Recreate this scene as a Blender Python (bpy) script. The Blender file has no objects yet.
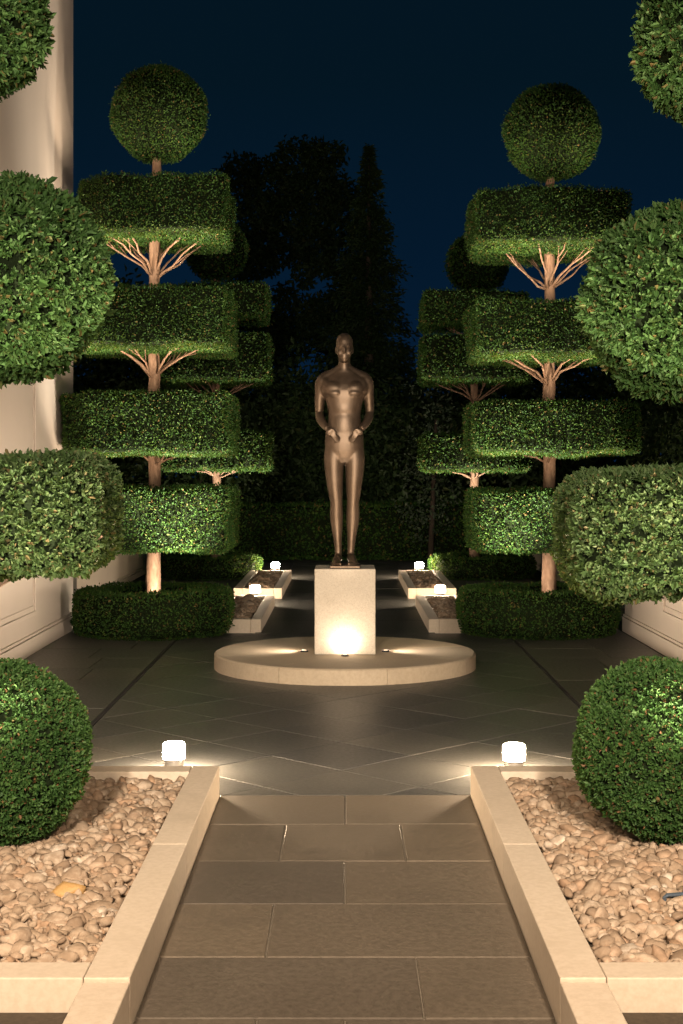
import bpy, bmesh, math, random
import numpy as np
from mathutils import Vector, Matrix, noise

random.seed(7)
RNG = np.random.default_rng(7)
scene = bpy.context.scene
COL = scene.collection
R = math.radians

# ------------------------------------------------------------------ helpers
def tag(o, label=None, cat=None, group=None, kind=None):
    if label: o['label'] = label
    if cat: o['category'] = cat
    if group: o['group'] = group
    if kind: o['kind'] = kind
    return o

def empty(name, loc, label, cat, group=None):
    o = bpy.data.objects.new(name, None)
    o.empty_display_size = 0.1
    o.location = loc
    COL.objects.link(o)
    return tag(o, label, cat, group)

def link(name, me, mats, parent=None, loc=None):
    o = bpy.data.objects.new(name, me)
    if not me.materials:
        for m in (mats if isinstance(mats, (list, tuple)) else [mats]):
            me.materials.append(m)
    COL.objects.link(o)
    if parent is not None: o.parent = parent
    if loc is not None: o.location = loc
    return o

def mesh_np(name, V, groups, smooth=False):
    """groups: list of (faces n x k int array, material index, smooth)"""
    me = bpy.data.meshes.new(name)
    V = np.asarray(V, dtype=np.float32)
    me.vertices.add(len(V)); me.vertices.foreach_set('co', V.ravel())
    loops = np.concatenate([np.asarray(f, dtype=np.int32).ravel() for f, _, _ in groups])
    tot = np.concatenate([np.full(len(f), np.asarray(f).shape[1], dtype=np.int32) for f, _, _ in groups])
    start = np.concatenate([[0], np.cumsum(tot)[:-1]]).astype(np.int32)
    mi = np.concatenate([np.full(len(f), m, dtype=np.int32) for f, m, _ in groups])
    sm = np.concatenate([np.full(len(f), s, dtype=bool) for f, _, s in groups])
    me.loops.add(len(loops)); me.loops.foreach_set('vertex_index', loops)
    me.polygons.add(len(tot)); me.polygons.foreach_set('loop_start', start)
    me.polygons.foreach_set('material_index', mi)
    me.polygons.foreach_set('use_smooth', sm)
    me.update(calc_edges=True)
    return me

def mesh_bm(name, bm, smooth=False):
    me = bpy.data.meshes.new(name)
    bmesh.ops.recalc_face_normals(bm, faces=bm.faces)
    if smooth:
        for f in bm.faces: f.smooth = True
    bm.to_mesh(me); bm.free()
    return me

def norm(a):
    return a / np.maximum(np.linalg.norm(a, axis=-1, keepdims=True), 1e-9)

def bm_box(bm, c, s, bevel=0.0, seg=2, rotz=0.0):
    r = bmesh.ops.create_cube(bm, size=1.0)
    vs = r['verts']
    M = Matrix.Translation(c) @ Matrix.Rotation(rotz, 4, 'Z') @ Matrix.Diagonal((s[0], s[1], s[2], 1))
    bmesh.ops.transform(bm, matrix=M, verts=vs)
    if bevel > 0:
        es = list({e for v in vs for e in v.link_edges})
        bmesh.ops.bevel(bm, geom=es, offset=bevel, segments=seg, profile=0.5, affect='EDGES')

def bm_cyl(bm, c, r1, r2, h, seg=24):
    res = bmesh.ops.create_cone(bm, cap_ends=True, segments=seg, radius1=r1, radius2=r2, depth=h)
    bmesh.ops.translate(bm, verts=res['verts'], vec=(c[0], c[1], c[2] + h / 2))

def lathe(bm, prof, seg=48, closed=False, center=(0, 0, 0)):
    """prof: list of (r,z)"""
    rings = []
    for r, z in prof:
        rings.append([bm.verts.new((center[0] + r * math.cos(2 * math.pi * i / seg),
                                    center[1] + r * math.sin(2 * math.pi * i / seg), center[2] + z)) for i in range(seg)])
    n = len(rings)
    for k in range(n if closed else n - 1):
        a, b = rings[k], rings[(k + 1) % n]
        for i in range(seg):
            bm.faces.new((a[i], a[(i + 1) % seg], b[(i + 1) % seg], b[i]))
    if not closed:
        bm.faces.new(rings[0][::-1]); bm.faces.new(rings[-1])

def tube(bm, pts, radii, seg=10, caps=True, jitter=0.0):
    pts = [Vector(p) for p in pts]
    rings = []
    up = Vector((0.13, 0.97, 0.2)).normalized()
    for i, p in enumerate(pts):
        t = (pts[min(i + 1, len(pts) - 1)] - pts[max(i - 1, 0)]).normalized()
        a = t.cross(up).normalized(); b = t.cross(a).normalized()
        ring = []
        for k in range(seg):
            an = 2 * math.pi * k / seg
            rr = radii[i] * (1 + jitter * noise.noise(Vector((p.x * 3 + math.cos(an) * 1.5, p.y * 3 + math.sin(an) * 1.5, p.z * 4))))
            ring.append(bm.verts.new(p + (a * math.cos(an) + b * math.sin(an)) * rr))
        rings.append(ring)
    for r0, r1 in zip(rings, rings[1:]):
        for k in range(seg):
            bm.faces.new((r0[k], r0[(k + 1) % seg], r1[(k + 1) % seg], r1[k]))
    if caps:
        bm.faces.new(rings[0][::-1]); bm.faces.new(rings[-1])

# ------------------------------------------------------------------ materials
class NT:
    def __init__(self, name):
        self.m = bpy.data.materials.new(name); self.m.use_nodes = True
        self.t = self.m.node_tree; self.t.nodes.clear()
        self.out = self.t.nodes.new('ShaderNodeOutputMaterial')
    def n(self, typ, **kw):
        nd = self.t.nodes.new(typ)
        for k, v in kw.items():
            if k.startswith('i_'):
                nd.inputs[k[2:].replace('_', ' ')].default_value = v
            else: setattr(nd, k, v)
        return nd
    def l(self, a, b): self.t.links.new(a, b)
    def coord(self): return self.n('ShaderNodeTexCoord').outputs['Object']
    def ramp(self, src, stops):
        r = self.n('ShaderNodeValToRGB')
        el = r.color_ramp.elements
        while len(el) < len(stops): el.new(0.5)
        for e, (p, c) in zip(el, stops):
            e.position = p; e.color = (*c, 1)
        self.l(src, r.inputs[0]); return r.outputs[0]
    def noise(self, scale, detail=4, rough=0.55, vec=None):
        nd = self.n('ShaderNodeTexNoise'); nd.inputs['Scale'].default_value = scale
        nd.inputs['Detail'].default_value = detail; nd.inputs['Roughness'].default_value = rough
        self.l(vec if vec is not None else self.coord(), nd.inputs['Vector']); return nd.outputs['Fac']
    def mix(self, fac, a, b, mode='MIX'):
        nd = self.n('ShaderNodeMix', data_type='RGBA', blend_type=mode)
        for s, v in ((nd.inputs[0], fac), (nd.inputs[6], a), (nd.inputs[7], b)):
            if hasattr(v, 'is_output'): self.l(v, s)
            elif isinstance(v, (int, float)): s.default_value = v
            else: s.default_value = (*v, 1)
        return nd.outputs[2]
    def bump(self, h, strength, dist=0.01):
        b = self.n('ShaderNodeBump'); b.inputs['Strength'].default_value = strength; b.inputs['Distance'].default_value = dist
        self.l(h, b.inputs['Height']); return b.outputs[0]
    def principled(self, color, rough=0.6, metal=0.0, normal=None, spec=0.5):
        p = self.n('ShaderNodeBsdfPrincipled')
        if hasattr(color, 'is_output'): self.l(color, p.inputs['Base Color'])
        else: p.inputs['Base Color'].default_value = (*color, 1)
        if hasattr(rough, 'is_output'): self.l(rough, p.inputs['Roughness'])
        else: p.inputs['Roughness'].default_value = rough
        p.inputs['Metallic'].default_value = metal
        p.inputs['Specular IOR Level'].default_value = spec
        if normal is not None: self.l(normal, p.inputs['Normal'])
        return p
    def done(self, shader):
        self.l(shader.outputs[0] if not hasattr(shader, 'is_output') else shader, self.out.inputs[0]); return self.m

def mat_leaf(name, c0, c1, c2, rough=0.6, trans=0.25, rare=(0.20, 0.13, 0.05)):
    t = NT(name)
    rnd = t.n('ShaderNodeNewGeometry').outputs['Random Per Island']
    c = t.ramp(rnd, [(0.0, c0), (0.5, c1), (0.93, c2), (0.97, rare)])
    big = t.noise(5.0, 3)
    c = t.mix(t.ramp(big, [(0.38, (0, 0, 0)), (0.65, (1, 1, 1))]), c, t.mix(0.5, c, c0))
    p = t.principled(c, rough, spec=0.22)
    tr = t.n('ShaderNodeBsdfTranslucent'); t.l(t.mix(0.5, c, (0.12, 0.17, 0.02)), tr.inputs[0])
    mx = t.n('ShaderNodeMixShader'); mx.inputs[0].default_value = trans
    t.l(p.outputs[0], mx.inputs[1]); t.l(tr.outputs[0], mx.inputs[2])
    return t.done(mx)

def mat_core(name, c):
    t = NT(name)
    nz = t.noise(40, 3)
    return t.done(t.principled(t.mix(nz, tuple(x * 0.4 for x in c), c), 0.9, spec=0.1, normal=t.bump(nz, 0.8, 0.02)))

def mat_stone(name, a, b, dark, scale=6.0, rough=0.75, bump=0.25, speck=0.0, island=True):
    t = NT(name)
    big = t.noise(scale * 0.35, 5, 0.6); fine = t.noise(scale * 14, 5, 0.65)
    c = t.mix(t.ramp(big, [(0.3, (0, 0, 0)), (0.7, (1, 1, 1))]), a, b)
    c = t.mix(t.ramp(fine, [(0.35, (0.55,) * 3), (0.6, (0,) * 3)]), c, dark)
    if island:
        rnd = t.n('ShaderNodeNewGeometry').outputs['Random Per Island']
        c = t.mix(1.0, c, t.ramp(rnd, [(0, (0.74, 0.75, 0.78)), (1, (1.16, 1.12, 1.05))]), 'MULTIPLY')
    st = t.noise(scale * 0.9, 6, 0.7)
    c = t.mix(t.ramp(st, [(0.54, (0,) * 3), (0.74, (0.65,) * 3)]), c, dark)
    if speck > 0:
        v = t.n('ShaderNodeTexVoronoi'); v.inputs['Scale'].default_value = 90
        t.l(t.coord(), v.inputs['Vector'])
        c = t.mix(t.ramp(v.outputs['Distance'], [(0.1, (speck,) * 3), (0.3, (0,) * 3)]), c, tuple(x * 0.35 for x in dark))
    return t.done(t.principled(c, t.ramp(fine, [(0.3, (rough - 0.12,) * 3), (0.7, (rough + 0.1,) * 3)]), normal=t.bump(fine, bump, 0.006)))

def mat_plain(name, c, rough=0.6, metal=0.0, var=0.15, scale=20, bump=0.05):
    t = NT(name); nz = t.noise(scale, 5)
    lo = tuple(x * (1 - var) for x in c); hi = tuple(min(1, x * (1 + var)) for x in c)
    return t.done(t.principled(t.mix(nz, lo, hi), rough, metal, t.bump(nz, bump, 0.004)))

def mat_emit(name, c, s):
    t = NT(name); e = t.n('ShaderNodeEmission'); e.inputs[0].default_value = (*c, 1); e.inputs[1].default_value = s
    return t.done(e)

WARM = (1.0, 0.79, 0.58)
M_box = mat_leaf('boxwood_leaf', (0.018, 0.056, 0.014), (0.035, 0.100, 0.016), (0.082, 0.150, 0.026))
M_fore = mat_leaf('laurel_leaf', (0.028, 0.070, 0.017), (0.054, 0.122, 0.030), (0.100, 0.175, 0.056), rare=(0.16, 0.11, 0.04))
M_tier = mat_leaf('cloud_tier_leaf', (0.028, 0.055, 0.016), (0.050, 0.092, 0.028), (0.095, 0.135, 0.052), rare=(0.15, 0.11, 0.05))
M_ball = mat_leaf('boxwood_ball_leaf', (0.024, 0.064, 0.015), (0.046, 0.110, 0.026), (0.085, 0.16, 0.045), rare=(0.17, 0.08, 0.04))
M_dark = mat_leaf('tree_leaf', (0.016, 0.035, 0.012), (0.025, 0.05, 0.016), (0.04, 0.07, 0.025), rare=(0.05, 0.06, 0.02))
M_pale = mat_leaf('pale_leaf', (0.05, 0.08, 0.05), (0.08, 0.12, 0.08), (0.12, 0.16, 0.11), rare=(0.1, 0.1, 0.06))
M_core = mat_core('gap_shade_core', (0.010, 0.018, 0.006))  # solid dark hull: shade in the leaf gaps put into its colour
M_limestone = mat_stone('limestone', (0.53, 0.455, 0.37), (0.60, 0.525, 0.44), (0.44, 0.365, 0.28), 3, 0.75, 0.05)
M_travertine = mat_stone('travertine', (0.40, 0.34, 0.26), (0.47, 0.40, 0.31), (0.31, 0.255, 0.19), 3, 0.7, 0.06)
M_plinth = mat_stone('plinth_stone', (0.52, 0.47, 0.40), (0.60, 0.55, 0.47), (0.42, 0.36, 0.29), 5, 0.75, 0.15, speck=0.5, island=False)
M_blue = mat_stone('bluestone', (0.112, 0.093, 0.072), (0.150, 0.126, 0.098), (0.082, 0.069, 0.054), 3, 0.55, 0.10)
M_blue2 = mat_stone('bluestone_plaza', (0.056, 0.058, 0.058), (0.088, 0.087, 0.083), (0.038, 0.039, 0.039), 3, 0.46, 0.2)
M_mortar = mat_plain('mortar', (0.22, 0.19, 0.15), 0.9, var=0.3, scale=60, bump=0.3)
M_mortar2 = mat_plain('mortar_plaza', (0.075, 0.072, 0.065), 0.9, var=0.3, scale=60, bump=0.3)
M_soil = mat_plain('soil', (0.055, 0.040, 0.026), 0.95, var=0.6, scale=45, bump=1.0)
M_ground = mat_plain('lawn_ground', (0.018, 0.028, 0.012), 0.95, var=0.5, scale=8, bump=0.8)
M_plaster = mat_plain('white_paint', (0.66, 0.585, 0.525), 0.55, var=0.05, scale=3, bump=0.06)
M_plaster2 = mat_plain('cream_paint', (0.50, 0.44, 0.36), 0.6, var=0.08, scale=3, bump=0.06)
M_metal = mat_plain('dark_metal', (0.03, 0.03, 0.032), 0.4, 0.6, var=0.2)
M_steel = mat_plain('brushed_steel', (0.45, 0.43, 0.40), 0.45, 0.7, var=0.1)
M_spotm = mat_plain('blue_grey_metal', (0.10, 0.13, 0.17), 0.35, 0.5, var=0.2)
M_lens = mat_emit('lamp_lens_glow', (1.0, 0.74, 0.48), 1050.0)
M_lens2 = mat_emit('far_lamp_lens_glow', (1.0, 0.76, 0.52), 520.0)
M_upl = mat_emit('uplight_lens_glow', (1.0, 0.72, 0.45), 2.5)

def mat_bark():
    t = NT('smooth_bark')
    co = t.coord(); mp = t.n('ShaderNodeMapping'); mp.inputs['Scale'].default_value = (1, 1, 0.35); t.l(co, mp.inputs[0])
    nz = t.noise(30, 6, 0.65, mp.outputs[0]); n2 = t.noise(9, 3)
    c = t.mix(t.ramp(nz, [(0.35, (0, 0, 0)), (0.65, (1, 1, 1))]), (0.13, 0.075, 0.047), (0.29, 0.19, 0.13))
    c = t.mix(t.ramp(n2, [(0.45, (0, 0, 0)), (0.7, (0.7,) * 3)]), c, (0.20, 0.115, 0.07))
    return t.done(t.principled(c, 0.75, normal=t.bump(nz, 0.6, 0.012)))
M_bark = mat_bark()
M_darkbark = mat_plain('dark_bark', (0.05, 0.038, 0.028), 0.9, var=0.4, scale=20, bump=0.5)

def mat_pebble():
    t = NT('river_pebbles')
    rnd = t.n('ShaderNodeNewGeometry').outputs['Random Per Island']
    c = t.ramp(rnd, [(0.0, (0.24, 0.175, 0.125)), (0.3, (0.38, 0.29, 0.21)), (0.6, (0.46, 0.37, 0.285)), (0.85, (0.37, 0.24, 0.155)), (1.0, (0.56, 0.49, 0.41))])
    nz = t.noise(28, 5, 0.65)
    c = t.mix(t.ramp(nz, [(0.42, (0.6,) * 3), (0.62, (0,) * 3)]), c, (0.20, 0.135, 0.085))
    return t.done(t.principled(c, 0.85, normal=t.bump(t.noise(90, 4), 0.5, 0.004), spec=0.2))
M_pebble = mat_pebble()
M_ochre = mat_stone('ochre_stone', (0.42, 0.25, 0.09), (0.47, 0.30, 0.13), (0.30, 0.17, 0.07), 12, 0.6, 0.2, island=False)

def mat_bronze():
    t = NT('bronze')
    nz = t.noise(7, 6, 0.65); f = t.noise(55, 4)
    c = t.mix(t.ramp(nz, [(0.35, (0, 0, 0)), (0.7, (1, 1, 1))]), (0.115, 0.082, 0.058), (0.175, 0.127, 0.092))
    c = t.mix(t.ramp(f, [(0.55, (0, 0, 0)), (0.75, (0.5,) * 3)]), c, (0.10, 0.075, 0.055))
    r = t.ramp(nz, [(0.3, (0.36,) * 3), (0.7, (0.5,) * 3)])
    return t.done(t.principled(c, r, 0.75, t.bump(f, 0.10, 0.004)))
M_bronze = mat_bronze()

# ------------------------------------------------------------------ foliage
def core_arrays(bm, amp=0.02, sc=4.0, seed=0.0):
    bm.normal_update()
    for v in bm.verts:
        n = v.normal
        d = noise.noise(Vector((v.co.x * sc + seed, v.co.y * sc, v.co.z * sc))) * amp
        v.co += n * d
    bm.normal_update()
    tris = bm.calc_loop_triangles()
    V = np.array([v.co[:] for v in bm.verts]); N = np.array([v.normal[:] for v in bm.verts])
    bm.verts.index_update()
    T = np.array([[l.vert.index for l in t] for t in tris])
    return V, N, T

def sample(V, N, T, dens, wfun=None):
    a, b, c = V[T[:, 0]], V[T[:, 1]], V[T[:, 2]]
    cr = np.cross(b - a, c - a); area = np.linalg.norm(cr, axis=1) / 2
    w = area.copy()
    if wfun is not None: w *= wfun((a + b + c) / 3, norm(cr))
    n = int(w.sum() * dens)
    idx = RNG.choice(len(T), n, p=w / w.sum())
    u = RNG.random((n, 2)); fl = u.sum(1) > 1; u[fl] = 1 - u[fl]
    w0 = 1 - u.sum(1)
    def it(A): return A[T[idx, 0]] * w0[:, None] + A[T[idx, 1]] * u[:, :1] + A[T[idx, 2]] * u[:, 1:]
    return it(V), norm(it(N))

def leaf_geo(P, D, N, L, W, detailed, fold=0.25):
    n = len(P)
    L = (L * (0.65 + 0.7 * RNG.random(n)))[:, None]; W = (W * (0.7 + 0.6 * RNG.random(n)))[:, None]
    S = norm(np.cross(D, N + 0.7 * RNG.normal(size=(n, 3))))
    U = np.cross(S, D)
    if detailed:
        base = P; tip = P + D * L - U * L * 0.12
        r1 = P + D * L * 0.32 + S * W * 0.42 + U * W * fold; l1 = P + D * L * 0.32 - S * W * 0.42 + U * W * fold
        r2 = P + D * L * 0.70 + S * W * 0.44 + U * W * fold * .8; l2 = P + D * L * 0.70 - S * W * 0.44 + U * W * fold * .8
        V = np.stack([base, r1, r2, tip, l2, l1], 1).reshape(-1, 3)
        k = np.arange(n)[:, None] * 6
        F = np.concatenate([k + np.array([[0, 1, 2, 3]]), k + np.array([[0, 3, 4, 5]])])
    else:
        r = P + D * L * 0.5 + S * W * 0.5 + U * W * fold; l = P + D * L * 0.5 - S * W * 0.5 + U * W * fold
        V = np.stack([P, r, P + D * L, l], 1).reshape(-1, 3)
        F = np.arange(n)[:, None] * 4 + np.array([[0, 1, 2, 3]])
    return V, F

def foliage_mesh(name, bm, dens, L, W, amp=0.02, sc=4.0, detailed=False, sprig=0, inset=0.02, wfun=None, shag=0.6, seed=None):
    seed = random.random() * 50 if seed is None else seed
    V, N, T = core_arrays(bm, amp, sc, seed); bm.free()
    P, Nn = sample(V, N, T, dens, wfun)
    n = len(P)
    if sprig:
        ax = norm(Nn * 0.9 + 0.45 * RNG.normal(size=(n, 3)) + np.array([0, 0, 0.15]))
        size = np.exp(RNG.normal(size=n) * .22); ln = L * 1.5 * (0.6 + 0.8 * RNG.random(n))
        # stray longer shoots
        ln *= np.where(RNG.random(n) < 0.05, 1.3, 1.0)
        PP, DD = [], []
        t1 = norm(np.cross(ax, RNG.normal(size=(n, 3)))); t2 = np.cross(ax, t1)
        for k in range(sprig):
            f = (k + 0.5) / sprig; an = k * 2.4 + RNG.random(n) * 0.6
            rad = t1 * np.cos(an)[:, None] + t2 * np.sin(an)[:, None]
            open_ = 1.05 - 0.75 * f
            DD.append(norm(ax * (1 - 0.45 * open_) + rad * open_ + 0.15 * RNG.normal(size=(n, 3))))
            PP.append(P - Nn * min(inset, .03) * 1.2 + ax * (ln * (f * 0.85))[:, None])
        P = np.concatenate(PP); D = np.concatenate(DD); Nl = np.concatenate([Nn] * sprig); L = L * np.tile(size, sprig); W = W * np.tile(size, sprig)
    else:
        D = norm(Nn * shag + RNG.normal(size=(n, 3)) * 0.55 + np.array([0, 0, 0.12]))
        P = P - Nn * (RNG.random(n) * inset)[:, None]; Nl = Nn
        P = P + Nn * np.where(RNG.random(n) < .05, RNG.random(n) * L * 1.1, 0)[:, None]     # stray shoots
    LV, LF = leaf_geo(P, D, Nl, L, W, detailed)
    CV = V - N * inset
    return mesh_np(name, np.concatenate([CV, LV]), [(T, 0, True), (LF + len(CV), 1, False)])

def rounded_poly(corners, radii, seg=6, step=0.07):
    pts = []; n = len(corners)
    for i in range(n):
        p = Vector(corners[i]); a = Vector(corners[i - 1]); b = Vector(corners[(i + 1) % n]); r = radii[i]
        u = (a - p).normalized(); v = (b - p).normalized()
        half = u.angle(v) / 2; d = r / math.tan(half)
        s = p + u * d; e = p + v * d
        c = p + (u + v).normalized() * (r / math.sin(half))
        a0 = math.atan2(s.y - c.y, s.x - c.x); a1 = math.atan2(e.y - c.y, e.x - c.x)
        da = (a1 - a0 + math.pi) % (2 * math.pi) - math.pi
        for k in range(seg + 1):
            an = a0 + da * k / seg; pts.append(Vector((c.x + r * math.cos(an), c.y + r * math.sin(an))))
    out = []
    for i, p in enumerate(pts):
        q = pts[(i + 1) % len(pts)]; m = max(1, int((q - p).length / step))
        for k in range(m): out.append(p.lerp(q, k / m))
    return out

def bm_cushion(plan, z0, z1, r):
    bm = bmesh.new(); n = len(plan)
    nr = []
    for i in range(n):
        t = (plan[(i + 1) % n] - plan[i - 1]); nr.append(Vector((t.y, -t.x)).normalized())
    c = sum(plan, Vector((0, 0))) / n
    if (plan[0] - c).dot(nr[0]) < 0: nr = [-v for v in nr]
    prof = []
    for k in range(5):
        a = math.pi / 2 * k / 4; prof.append((r * (1 - math.sin(a)), z0 + r * (1 - math.cos(a))))
    m = max(2, int((z1 - z0 - 2 * r) / 0.07))
    for k in range(1, m): prof.append((0, z0 + r + (z1 - z0 - 2 * r) * k / m))
    for k in range(5):
        a = math.pi / 2 * k / 4; prof.append((r * (1 - math.cos(a)), z1 - r + r * math.sin(a)))
    rings = []
    def ring(inset, z, s=1.0):
        rings.append([bm.verts.new((*(c + ((p - v * inset) - c) * s), z)) for p, v in zip(plan, nr)])
    for s in (0.15, 0.4, 0.65, 0.85): ring(r, z0, s)
    for ins, z in prof: ring(ins, z)
    for s in (0.85, 0.65, 0.4, 0.15): ring(r, z1, s)
    for a, b in zip(rings, rings[1:]):
        for i in range(n): bm.faces.new((a[i], a[(i + 1) % n], b[(i + 1) % n], b[i]))
    bm.faces.new(rings[0][::-1]); bm.faces.new(rings[-1])
    bmesh.ops.recalc_face_normals(bm, faces=bm.faces)
    return bm

def bm_ball(r, squash=1.0, sub=4, cz=0.0, c=(0, 0)):
    bm = bmesh.new()
    bmesh.ops.create_icosphere(bm, subdivisions=sub, radius=r)
    for v in bm.verts: v.co = Vector((v.co.x + c[0], v.co.y + c[1], v.co.z * squash + cz))
    return bm

def few_on_top(c, n):   # nobody sees the tops of the high tiers: thinner there
    patch = np.sin(c[:, 0] * 9 + c[:, 2] * 4) * np.sin(c[:, 2] * 11 + c[:, 1] * 5 + c[:, 0] * 3)
    return np.where(n[:, 2] > 0.8, 0.35, 1.0) * (1.0 + .42 * patch)

def limb_set(bm, rng, base, top_z, reach, n, r0, ph=0.0):
    """limbs that fork from the trunk at base and spread under a tier"""
    for k in range(n):
        an = ph + 2 * math.pi * k / n + rng.uniform(-0.3, 0.3)
        rr = reach * rng.uniform(0.75, 1.05)
        dz = top_z - base.z
        e = Vector((base.x + math.cos(an) * rr, base.y + math.sin(an) * rr, top_z + 0.05))
        pts = []
        q = rng.uniform(.45, 1.25)
        for s in (0, .2, .4, .6, .8, 1):
            h = s ** q
            k2 = .022 * math.sin(s * math.pi)
            pts.append(Vector((base.x + (e.x - base.x) * s + k2 * rng.uniform(-1, 1), base.y + (e.y - base.y) * s + k2 * rng.uniform(-1, 1), base.z + rng.uniform(-.02, .03) + (e.z - base.z) * h)))
        tube(bm, pts, [r0 * (1 - 0.6 * s) for s in (0, .2, .4, .6, .8, 1)], 7)
        for q in range(3):
            s0 = pts[2 + q % 3]; a2 = an + rng.uniform(-0.9, 0.9); l = rr * rng.uniform(0.3, 0.5)
            tube(bm, [s0, s0 + Vector((math.cos(a2) * l * .5, math.sin(a2) * l * .5, dz * 0.28)), s0 + Vector((math.cos(a2) * l, math.sin(a2) * l, dz * 0.42 + 0.03))],
                 [r0 * 0.42, r0 * 0.32, r0 * 0.2], 5)

def topiary(loc, side, tiers, ball, label, dens, L, W, half=0.76, trunk_r=0.07, forks=None):
    """side: +1 when the statue lies to the +x side of the tree. tiers: (z0,z1,half width factor)"""
    root = empty('topiary_tree', loc, label, 'topiary', 'tiered topiary trees lining the court')
    rng = random.Random(int(loc[0] * 100 + loc[1] * 10))
    bm = bmesh.new()
    topz = ball[2]
    zs = [0.0, 0.04, 0.12, 0.3] + [0.3 + (topz - 0.3) * k / 22 for k in range(1, 23)]
    pts = [(0.03 * noise.noise(Vector((z * 1.1, loc[0], 1))) + ball[0] * max(0, (z - 3.5) / 1.5) * .8, 0.018 * noise.noise(Vector((z, 3, loc[0]))), z) for z in zs]
    rad = [trunk_r * (1.3 if z == 0 else 1.14 if z < .1 else 1.0) * (1 - 0.42 * z / topz) for z in zs]
    tube(bm, pts, rad, 16, jitter=0.30)
    for i, (z0, z1, f) in enumerate(tiers):
        fork, n = (forks[i] if forks else (0.22, 5))
        if n: limb_set(bm, rng, Vector((pts[0][0], 0, z0 - fork)), z0 + 0.02, half * f * 0.85, n, trunk_r * 0.19, rng.uniform(0, 6))
    link('trunk', mesh_bm('topiary_trunk', bm, True), M_bark, root)
    for z0, z1, f in tiers:
        h = half * f; ch = 0.30
        o = -side     # outer side is chamfered
        cx = -o * (half - h) * .5      # narrower tiers keep their inner edge in line
        cor = [(cx + x_, y_) for x_, y_ in ((side * h, -h), (side * h, h), (o * h, h), (o * h, -h + ch), (o * (h - ch), -h))]
        plan = rounded_poly(cor, [0.10, 0.16, 0.16, 0.12, 0.12])
        bmt = bm_cushion(plan, z0, z1, 0.05)
        me = foliage_mesh('foliage_tier', bmt, dens, L, W, amp=0.045, sc=3.2, inset=0.03, wfun=few_on_top)
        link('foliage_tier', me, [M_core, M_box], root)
    bx, r, bz = ball
    me = foliage_mesh('foliage_ball', bm_ball(r, 1.0, 4, bz, (bx, 0)), dens, L, W, amp=0.03, sc=4, inset=0.03)
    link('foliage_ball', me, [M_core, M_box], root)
    return root

# ------------------------------------------------------------------ SETTING
def flat(name, x0, x1, y0, y1, z, mat, kind='structure'):
    me = mesh_np(name, [(x0, y0, z), (x1, y0, z), (x1, y1, z), (x0, y1, z)], [(np.array([[0, 1, 2, 3]]), 0, False)])
    o = link(name, me, mat); tag(o, kind=kind); return o

flat('ground', -150, 150, -60, 260, -0.03, M_ground)

def clip(poly, a, b, c):     # keep a*x+b*y<=c
    out = []
    for i, p in enumerate(poly):
        q = poly[(i + 1) % len(poly)]
        dp = a * p[0] + b * p[1] - c; dq = a * q[0] + b * q[1] - c
        if dp <= 0: out.append(p)
        if dp * dq < 0:
            t = dp / (dp - dq); out.append((p[0] + (q[0] - p[0]) * t, p[1] + (q[1] - p[1]) * t))
    return out

def inset_poly(poly, d):
    out = list(poly); n = len(poly)
    area = sum(poly[i][0] * poly[(i + 1) % n][1] - poly[(i + 1) % n][0] * poly[i][1] for i in range(n))
    if area < 0: poly = poly[::-1]; out = list(poly)
    for i in range(n):
        p, q = poly[i], poly[(i + 1) % n]
        ex, ey = q[0] - p[0], q[1] - p[1]; l = math.hypot(ex, ey)
        if l < 1e-6: continue
        nx, ny = ey / l, -ex / l
        out = clip(out, nx, ny, nx * p[0] + ny * p[1] - d)
        if len(out) < 3: return []
    return out

def slabs_mesh(name, polys, z, gap=0.005, bev=0.004):
    V, groups, by = [], [], {}
    for poly in polys:
        a = inset_poly(poly, gap / 2)
        if len(a) < 3: continue
        b = inset_poly(a, bev)
        if len(b) != len(a): continue
        # align starts
        k = min(range(len(b)), key=lambda j: math.dist(b[j], a[0])); b = b[k:] + b[:k]
        zz = z + random.uniform(-0.0012, 0.0012); o = len(V); n = len(a)
        tx, ty = random.uniform(-.0015, .0015), random.uniform(-.0015, .0015)
        f = lambda p, h: (p[0], p[1], zz + h + tx * (p[0] - a[0][0]) + ty * (p[1] - a[0][1]))
        V += [f(p, -0.014) for p in a] + [f(p, -bev * 0.8) for p in a] + [f(p, 0) for p in b]
        for i in range(n):
            j = (i + 1) % n
            by.setdefault(4, []).append((o + i, o + j, o + n + j, o + n + i))
            by.setdefault(4, []).append((o + n + i, o + n + j, o + 2 * n + j, o + 2 * n + i))
        by.setdefault(n, []).append(tuple(o + 2 * n + i for i in range(n)))
    return mesh_np(name, V, [(np.array(f), 0, False) for f in by.values()])

def rect(x0, x1, y0, y1): return [(x0, y0), (x1, y0), (x1, y1), (x0, y1)]

def rows(x0, x1, ys, splits):
    out = []
    for (y0, y1), sp in zip(zip(ys, ys[1:]), splits):
        xs = [x0] + sp + [x1]
        out += [rect(a, b, y0, y1) for a, b in zip(xs, xs[1:])]
    return out

# near path between the gravel planters, joints where the photograph has them
ys = [1.2, 1.8, 2.36, 2.92, 3.49, 4.06, 4.57, 5.13, 5.69, 6.28, 6.84]
sp = [[0.1], [-.3, .3], [0.05], [-.2], [-.25, 0.0], [.226], [-.254], [0.0], [-.26, .243], [0.0]]
tag(link('path', slabs_mesh('path', rows(-.598, .598, ys, sp), 0.0), M_blue), kind='structure')
flat('path_bed', -.6, .6, 1.2, 6.84, -0.0085, M_mortar)
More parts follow.
